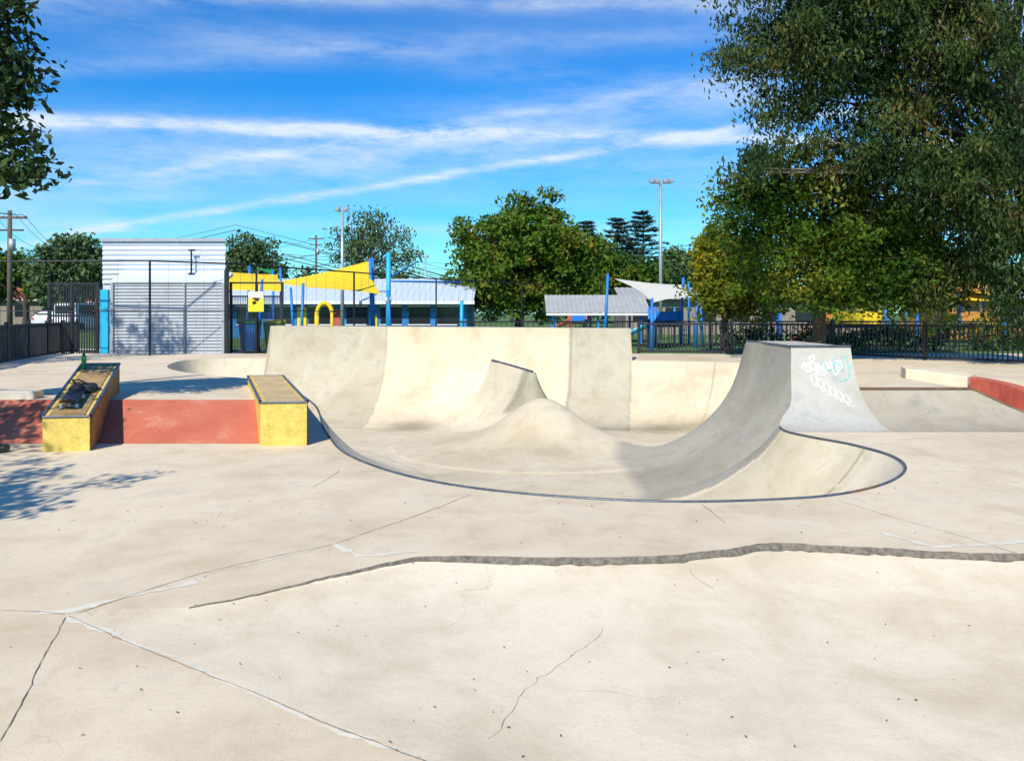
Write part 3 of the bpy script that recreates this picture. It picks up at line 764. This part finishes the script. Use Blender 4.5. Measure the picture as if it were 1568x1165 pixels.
# ---------------- poles
def flood(x,y,top,name='floodlight_pole',w=1.0):
    b=Bld(name); b.p('pole',M_galv,True).cyl((x,y,.3),(x,y,top),.10,.06,12)
    b.p('crossarm',M_galv).box((x,y,top),(w,.08,.08)); b.p('lamps',M_galv,False,.02)
    for s in((-.48,-.2,.22,.5) if w>.8 else (-.22,.2)): b.box((x+s,y-.12,top+.08),(.24,.24,.16),0,.6)
    b.p('lenses',M_wpaint)
    for s in((-.48,-.2,.22,.5) if w>.8 else (-.22,.2)): b.box((x+s,y-.245,top+.03),(.2,.02,.13),0,.6)
    b.done()
flood(7.4,40,8.15); flood(-8.45,40,6.75,w=.5); flood(-7.55,70,6.5,w=.5)
def pole(x,y,top):
    b=Bld('power_pole'); b.p('pole',M_wood,True).cyl((x,y,.3),(x,y,top),.16,.11,10); b.p('crossarm',M_wood).box((x,y,top-.4),(1.9,.1,.12)); b.box((x,y,top-1.1),(1.5,.1,.1))
    b.p('insulators',M_wpaint,True)
    for s in(-.85,-.4,.4,.85): b.cyl((x+s,y,top-.34),(x+s,y,top-.18),.04)
    b.p('transformer',M_galv,True).cyl((x+.25,y-.2,top-2.3),(x+.25,y-.2,top-1.6),.18,.18,12); b.done()
pp=[P(15,322,45),P(107,366,62),P(484,360,95)]
for q in pp: pole(*q)
b=Bld('power_lines'); b.p('wire',M_dark)
ends=[(-26.5,12,8.5)]+pp[:2]
for a,c in zip(ends[:-1],ends[1:]):
    for s in (-.85,.4,.85):
        b.tube([(a[0]+(c[0]-a[0])*t+s,a[1]+(c[1]-a[1])*t,a[2]+(c[2]-a[2])*t-.25-1.0*4*t*(1-t)) for t in np.linspace(0,1,12)],.014,4)
b.done()

# ---------------- street: houses and cars
def house(x,y,w,d,h,wall,roof,name='brick_house'):
    b=Bld(name); z=.34; b.p('walls',wall).box((x,y,z+h/2),(w,d,h))
    rh=1.7; e=.5
    b.p('roof',roof).raw([(x-w/2-e,y-d/2-e,z+h),(x+w/2+e,y-d/2-e,z+h),(x+w/2+e,y+d/2+e,z+h),(x-w/2-e,y+d/2+e,z+h),(x-w/2+2,y,z+h+rh),(x+w/2-2,y,z+h+rh)],[(0,1,5,4),(1,2,5),(2,3,4,5),(3,0,4),(0,3,2,1)])
    b.p('fascia',M_wpaint).box((x,y-d/2-e,z+h-.08),(w+2*e,.06,.18))
    b.p('windows',M_glass)
    for t in(-.3,.3): b.box((x+t*w,y-d/2-.02,z+1.5),(1.5,.06,1.1)); 
    b.box((x+w/2+.02,y,z+1.5),(.06,1.5,1.1))
    b.p('door',M_wood).box((x,y-d/2-.02,z+1.05),(.9,.06,2.1)); b.p('chimney',wall).box((x+w/4,y+.5,z+h+rh-.2),(.7,.7,1.2)); b.done()
house(-53,86,10,8,2.7,M_brick,M_tile); house(-58,118,14,8,2.9,M_brick,M_tile); house(-62,66,12,8,2.7,M_wpaint,M_tile)
def car(x,y,rz,paint,van=False,name='parked_car'):
    b=Bld(name); Rm=Matrix.Rotation(rz,3,'Z'); C=Vector((x,y,.35))
    h=2.0 if van else 1.45
    pr=[(-2.2,.35),(-2.25,.75),(-2.1,1.0 if van else .95),(-2.0 if van else -1.5,h-.1),(-1.7 if van else -1.0,h),(.9 if van else .55,h),(1.35,.98),(2.1,.82),(2.25,.6),(2.2,.35)]
    def ext(pr,w0,w1,zm):
        v=[];m=len(pr)
        for s in(-1,1):
            for px,pz in pr:
                w=w0 if pz<zm else w1; v.append(C+Rm@Vector((px,s*w,pz)))
        f=[tuple(range(m-1,-1,-1)),tuple(range(m,2*m))]+[(i,(i+1)%m,m+(i+1)%m,m+i) for i in range(m)]; return v,f
    b.p('body',paint,False,.05).raw(*ext(pr,.88,.7,1.1))
    gw=[(-1.75,1.0),(-1.35,h-.12),(.5,h-.12),(1.15,1.0)]
    b.p('windows',M_glass).raw(*ext(gw,.885,.74,1.1))
    zb=1.2 if van else 1.05
    b.box(C+Rm@Vector((-2.03 if van else -1.78,0,(zb+h)/2-.05)),(.12,1.25,h-zb-.25),rz)
    b.p('wheels',M_tyre,True)
    for wx in(-1.4,1.4):
        for s in(-1,1): b.cyl(C+Rm@Vector((wx,s*.7,.33)),C+Rm@Vector((wx,s*.9,.33)),.33,.33,16)
    b.p('lamps',M_wpaint); 
    for s in(-.65,.65): b.box(C+Rm@Vector((2.22,s,.68)),(.06,.3,.14),rz)
    b.p('tail_lamps',M_red)
    for s in(-.7,.7): b.box(C+Rm@Vector((-2.24,s,.8)),(.05,.2,.2),rz)
    b.done()
car(-42,74,1.5,M_wpaint); car(-47.5,90,1.5,M_blue); car(-31.2,58,1.57,M_wpaint,True,'white_van'); car(-45,66,1.6,M_galv)

# ---------------- trees
def tree(name,base,top,tr,blobs,ncl,lpc,ls,cr,lm,bm,seed,nbr=40,droop=0,asp=.5,flat=.7):
    g=np.random.default_rng(seed); B_=np.array(blobs,float); vol=B_[:,3]*B_[:,4]*B_[:,5]; vol=vol**.8/ (vol**.8).sum()
    k=g.choice(len(B_),ncl,p=vol); d=g.normal(size=(ncl,3)); d/=np.linalg.norm(d,axis=1)[:,None]; rad=g.random(ncl)**(1/2.6)
    C=B_[k,:3]+d*rad[:,None]*B_[k,3:6]*g.uniform(.82,1.12,(ncl,1))
    sz=g.uniform(.5,1.4,ncl)*cr
    ci=np.repeat(np.arange(ncl),lpc); nl=len(ci)
    off=g.normal(size=(nl,3)); off/= (np.linalg.norm(off,axis=1)[:,None]+1e-6); off*= (g.random(nl)**.5)[:,None]*1.25
    off[:,2]*=flat
    p=C[ci]+off*sz[ci][:,None]
    if droop: p[:,2]-=droop*g.random(nl)**2*(np.abs(off[:,2])+.2)
    a=g.normal(size=(nl,3)); 
    if droop: a[:,2]=-np.abs(a[:,2])*1.5-.6
    a/=np.linalg.norm(a,axis=1)[:,None]
    c=g.normal(size=(nl,3)); c-=a*(a*c).sum(1)[:,None]; c/=np.linalg.norm(c,axis=1)[:,None]
    s=ls*g.uniform(.6,1.35,nl)[:,None]
    q=np.stack([p-a*s,p-c*s*asp,p+a*s,p+c*s*asp],1).reshape(-1,3)
    b=Bld('w'); b.p('w',bm); bx=Vector(base); tp=Vector(top); m=9; tpts=[]
    for i in range(m+1):
        t=i/m; w=Vector((math.sin(t*5+seed)*.04,math.cos(t*4+seed)*.04,0))*(tp-bx).length*.35*t; tpts.append(bx+(tp-bx)*t+w)
    for i in range(m): b.cyl(tpts[i],tpts[i+1],tr*(1-i/m*.85)*(1.35 if i==0 else 1),tr*(1-(i+1)/m*.85),10,False)
    for i in range(nbr):
        c_=Vector(C[g.integers(ncl)]); t=min(.95,max(.25,(c_.z-bx.z)/(tp.z-bx.z)*.75-.05+g.random()*.1)); j=int(t*m); st_=tpts[j]
        mid=(st_+c_)/2+Vector((g.normal()*.1,g.normal()*.1,.12*(c_-st_).length)); r0=min(tr*(.38-.2*t)*g.uniform(.6,1.1),.09 if tr>.4 else 9)
        b.cyl(st_,mid,r0,r0*.6,6,False); b.cyl(mid,c_,r0*.6,r0*.15,6,False)
        c2=Vector(C[g.integers(ncl)])
        if (c2-mid).length<(c_-st_).length: b.cyl(mid,c2,r0*.4,r0*.1,5,False)
    wv=np.array([tuple(x) for x in b.c['v']]); wf=b.c['f']; nw=len(wv)
    me=bpy.data.meshes.new(name); allv=np.vstack([wv,q]); me.vertices.add(len(allv)); me.vertices.foreach_set('co',allv.ravel().astype(np.float32))
    nf=len(wf)+nl; li=np.concatenate([np.array(wf).ravel(),np.arange(nl*4)+nw]); me.loops.add(nf*4); me.loops.foreach_set('vertex_index',li.astype(np.int32))
    me.polygons.add(nf); me.polygons.foreach_set('loop_start',(np.arange(nf)*4).astype(np.int32)); me.polygons.foreach_set('loop_total',np.full(nf,4,np.int32))
    mi=np.zeros(nf,np.int32); mi[len(wf):]=1; me.polygons.foreach_set('material_index',mi); me.materials.append(bm); me.materials.append(lm); me.update(); me.validate()
    o=bpy.data.objects.new(name,me); S.collection.objects.link(o); return o
L_dark=leafmat('leaf_dark',[(.015,.035,.012),(.035,.07,.018),(.06,.10,.025)],0)
L_gum=leafmat('leaf_gum',[(.008,.020,.008),(.020,.044,.012),(.038,.072,.018),(.085,.11,.025),(.16,.08,.03)],.1)
L_map=leafmat('leaf_maple',[(.02,.055,.008),(.05,.115,.012),(.12,.18,.018),(.27,.23,.03)],.3)
L_yel=leafmat('leaf_autumn',[(.08,.14,.015),(.20,.23,.02),(.38,.30,.03)],.35)
L_ctr=leafmat('leaf_centre',[(.035,.085,.010),(.075,.15,.014),(.13,.19,.02),(.28,.15,.03)],.2)
L_far=leafmat('leaf_far',[(.05,.09,.035),(.085,.14,.05),(.13,.18,.065)],0)
L_con=leafmat('leaf_conifer',[(.05,.10,.085),(.09,.15,.11)],0)
def bl(u,v,D,ru,rv,rd=None):
    x,y,z=P(u,v,D); a=ru*D/F; c=rv*D/F; return (x,y,z,a,rd or (a+c)/2,c)
tree('plane_tree',(-8.6,10.2,0.4),(-8.2,10.2,7.5),.2,[bl(-60,120,10,115,130),bl(15,250,10,52,50),bl(0,150,10,54,45),bl(-40,20,10,85,60),bl(-120,250,10,90,80),bl(-10,290,10,42,26)],160,42,.065,.27,L_dark,M_bark,3,80)
tree('plane_tree',(-8.6,2.4,0.0),(-8.4,2.4,6.5),.2,[(-8.2,2.2,4.8,2.1,2.1,1.6),(-7.1,1.9,4.2,1.1,1.3,.8),(-6.0,2.9,4.5,.8,1.0,.5),(-8.3,5.9,5.0,1.1,1.2,.5)],170,55,.07,.36,L_dark,M_bark,4,40)
tree('plane_tree',(-15.2,15.8,.4),(-14.8,15.8,8.5),.2,[(-13.9,16.2,8.7,1.3,1.4,1.0),(-14.6,15.2,6.2,1.7,1.4,1.2)],85,45,.08,.4,L_dark,M_bark,5,30)
tree('oak_tree',(.4,46,.3),(.8,46,8.0),.28,[bl(800,400,46,95,75),bl(820,345,46,55,48),bl(745,365,46,48,40),bl(870,380,46,50,48),bl(740,430,46,48,42),bl(880,435,46,42,42),bl(725,400,46,32,50),bl(810,455,46,80,30),bl(845,310,46,22,16),bl(800,310,46,18,14)],420,80,.15,.66,L_ctr,M_bark,11,50)
tree('gum_tree',(-15.5,80,.3),(-15,80,10),.35,[bl(565,345,80,45,25),bl(525,365,80,30,30),bl(600,375,80,35,35),bl(560,385,80,50,30),bl(625,400,80,20,20)],150,26,.17,.85,L_far,M_gum,12,90,.4)
tree('gum_tree',(-26,75,.3),(-26,75,9),.3,[bl(385,385,75,36,24),bl(360,410,75,30,26),bl(415,415,75,25,22)],120,50,.2,.9,L_far,M_bark,13,30)
tree('street_tree',(-34,62,.3),(-34,62,6.8),.3,[bl(115,385,62,45,25),bl(80,415,62,35,35),bl(140,420,62,35,40),bl(100,445,62,45,25)],190,50,.2,.8,L_far,M_bark,14,30)
tree('street_tree',(-46,76,.3),(-46,76,6.5),.3,[bl(15,410,76,28,22),bl(-10,430,76,30,28),bl(60,440,76,16,16)],140,60,.22,.9,L_map,M_bark,15,20)
tree('elm_tree',(8,60,.3),(7.5,60,7.0),.3,[bl(900,395,60,40,32),bl(960,422,60,50,30),bl(930,440,60,60,35),bl(985,430,60,30,30)],260,60,.2,.85,L_map,M_bark,16,20)
tree('gum_tree',(18,78,.3),(18,78,7.8),.3,[bl(1050,415,78,40,26),bl(1030,395,78,14,14),bl(1090,400,78,30,24)],150,50,.22,.95,L_far,M_gum,17,20)
def cedar(x,y,top,seed):
    g=np.random.default_rng(seed); b=Bld('cedar_tree'); b.p('trunk',M_bark).cyl((x,y,.3),(x,y,top),.3,.04); v=[];f=[]
    for k in range(20):
        z=top-.3-k*(top-3)/20; L=.6+ (top-z)*.6
        for j in range(7):
            a=g.random()*6.28; l=L*g.uniform(.6,1.15); b.p('branches',M_bark).cyl((x,y,z),(x+l*math.cos(a),y+l*math.sin(a),z+l*.12),.06,.02,5)
            for i in range(60):
                t=g.random()**.6; px=x+l*t*math.cos(a)+g.normal()*.22; py=y+l*t*math.sin(a)+g.normal()*.22; pz=z+l*t*.12+g.normal()*.07
                o=len(v); s=.2
                for _ in range(3): v.append((px+g.normal()*s,py+g.normal()*s,pz+g.normal()*s*.35))
                f.append((o,o+1,o+2))
    b.p('needles',L_con).raw(v,f); b.done()
q=P(985,323,95); cedar(*q,1); q=P(945,333,98); cedar(*q,2); q=P(900,338,100); cedar(*q,3)
tree('maple_tree',(8.3,21.8,.4),(8.5,21.8,6.2),.2,[bl(1270,330,21,150,95,2.2),bl(1150,330,21,70,55),bl(1200,270,21,90,50),bl(1350,400,21,110,75),bl(1230,420,21,120,52),bl(1420,350,21,90,80),bl(1300,455,21,120,25),bl(1420,450,21,70,30)],520,85,.07,.42,L_map,M_bark,21,60)
tree('liquidambar_tree',(6.9,26,.35),(6.9,26,5),.14,[bl(1120,385,26,55,45),bl(1100,440,26,45,42),bl(1150,450,26,45,40)],190,80,.08,.42,L_yel,M_bark,22,30)
tree('eucalyptus_tree',(13.6,20,.4),(11.5,20,13.5),.42,[bl(1290,40,19,175,85,2.2),bl(1130,80,19,52,34),bl(1190,180,19,55,38),bl(1330,180,19,105,75),bl(1450,80,19,140,120),bl(1500,230,19,120,110),bl(1540,350,19,90,100),bl(1570,450,19,70,50),bl(1125,270,19,48,24),bl(1230,110,19,95,60),bl(1420,270,19,110,60),bl(1200,235,19,62,26),bl(1330,-80,19,250,110,3),bl(1460,420,20,60,60),bl(1085,300,19,26,16),bl(1330,250,19,70,35)],900,115,.07,.43,L_gum,M_gum,23,80,.3,.36,.9)
db=[]
g=np.random.default_rng(5)
for u in range(-60,1700,38):
    db.append(bl(u+g.uniform(-12,12),452+g.uniform(-14,8),115+g.uniform(-8,8),34,g.uniform(20,40)))
tree('distant_trees',(0,115,.3),(0,115,6),.3,db,1000,40,.33,1.3,L_far,M_bark,31,30)
tree('shade_fill_foliage',(12,27,.3),(12,27,1.0),.05,[(8+i*1.4,28+.1*i,.8,1.0,.6,.5) for i in range(11)],190,60,.06,.35,L_dark,M_bark,33,5)  # added dark foliage strip, stands in for shade under the right-hand trees

# ---------------- light, sky, camera
el=math.radians(43); sv=Vector((-.34,-1,0)).normalized(); sv=Vector((sv.x*math.cos(el),sv.y*math.cos(el),math.sin(el)))
sl=bpy.data.lights.new('sun','SUN'); sl.energy=5.0; sl.angle=math.radians(.5); sl.color=(1,.945,.83)
so=bpy.data.objects.new('sun',sl); S.collection.objects.link(so); so.rotation_euler=(-sv).to_track_quat('-Z','Y').to_euler(); so.location=(0,0,30)
w=bpy.data.worlds.new('World'); S.world=w; w.use_nodes=True; nt=w.node_tree; nt.nodes.clear()
out=N(nt,'ShaderNodeOutputWorld'); bg=N(nt,'ShaderNodeBackground'); bg.inputs[1].default_value=.10
sky=N(nt,'ShaderNodeTexSky'); sky.sky_type='NISHITA'; sky.sun_disc=False; sky.sun_elevation=el; sky.sun_rotation=math.radians(198.8); sky.ozone_density=2.0; sky.air_density=1.0; sky.dust_density=.3
hs=N(nt,'ShaderNodeHueSaturation'); hs.inputs['Saturation'].default_value=1.5; hs.inputs['Value'].default_value=1.3; nt.links.new(sky.outputs[0],hs.inputs['Color'])
skc=mixc(nt,1.0,hs.outputs[0],(.45,1.03,1.32),'MULTIPLY')
tc=N(nt,'ShaderNodeTexCoord').outputs['Generated']; sp=N(nt,'ShaderNodeSeparateXYZ'); nt.links.new(tc,sp.inputs[0]); X,Y,Z=sp.outputs
zz_=mth(nt,'ADD',mth(nt,'MAXIMUM',Z,0.0),.07)
cb=N(nt,'ShaderNodeCombineXYZ'); nt.links.new(mth(nt,'DIVIDE',X,zz_),cb.inputs[0]); nt.links.new(mth(nt,'DIVIDE',Y,zz_),cb.inputs[1])
mp=N(nt,'ShaderNodeMapping'); mp.inputs['Scale'].default_value=(.16,.95,1); mp.inputs['Rotation'].default_value=(0,0,.16); nt.links.new(cb.outputs[0],mp.inputs[0])
n1=noise(nt,mp.outputs[0],.9,6,.55,.3); n2=noise(nt,mp.outputs[0],4.5,8,.7,.4)
mp2=N(nt,'ShaderNodeMapping'); mp2.inputs['Scale'].default_value=(1.6,1.6,7); nt.links.new(tc,mp2.inputs[0])
nb=noise(nt,mp2.outputs[0],2.0,6,.6,.3); nb2=noise(nt,mp2.outputs[0],6,6,.7)
wisp=mth(nt,'MULTIPLY',ramp(nt,n1,.45,.85),ramp(nt,n2,.25,.8))
fac=mth(nt,'MULTIPLY',wisp,.34)
for m_,z0,wd,stg in [(-.0258,.2216,.008,.9),(.159,.1845,.005,.6),(.155,.2335,.03,.36),(-.02,.388,.014,.5),(.0,.108,.010,.3),(-.12,.30,.02,.18),(-.03,.19,.04,.28),(.16,.247,.006,.3),(.05,.335,.014,.22)]:
    s=mth(nt,'SUBTRACT',mth(nt,'SUBTRACT',Z,mth(nt,'MULTIPLY',X,m_)),mth(nt,'MULTIPLY',Y,z0))
    s=mth(nt,'ADD',s,mth(nt,'MULTIPLY',mth(nt,'SUBTRACT',nb,.5),.02+wd*.8)); s=mth(nt,'DIVIDE',s,wd)
    e=mth(nt,'EXPONENT',mth(nt,'MULTIPLY',mth(nt,'MULTIPLY',s,s),-1.0))
    e=mth(nt,'MULTIPLY',e,mth(nt,'MULTIPLY',ramp(nt,nb2,.26,.66),stg)); e=mth(nt,'MULTIPLY',e,mth(nt,'GREATER_THAN',Y,0.0)); fac=mth(nt,'ADD',fac,e)
fac=mth(nt,'MINIMUM',fac,.85)
col=mixc(nt,fac,skc,(8.6,9.4,10.0))
nt.links.new(col,bg.inputs[0]); nt.links.new(bg.outputs[0],out.inputs[0])
cam=bpy.data.cameras.new('camera'); co=bpy.data.objects.new('camera',cam); S.collection.objects.link(co); S.camera=co
co.location=(0,0,1.7); co.rotation_euler=(math.radians(90),0,0); cam.sensor_width=36; cam.lens=F/1568*36; cam.shift_y=-104.0/1568; cam.clip_end=3000; cam.clip_start=.1
S.view_settings.view_transform='Standard'; S.view_settings.look='None'; S.view_settings.exposure=0
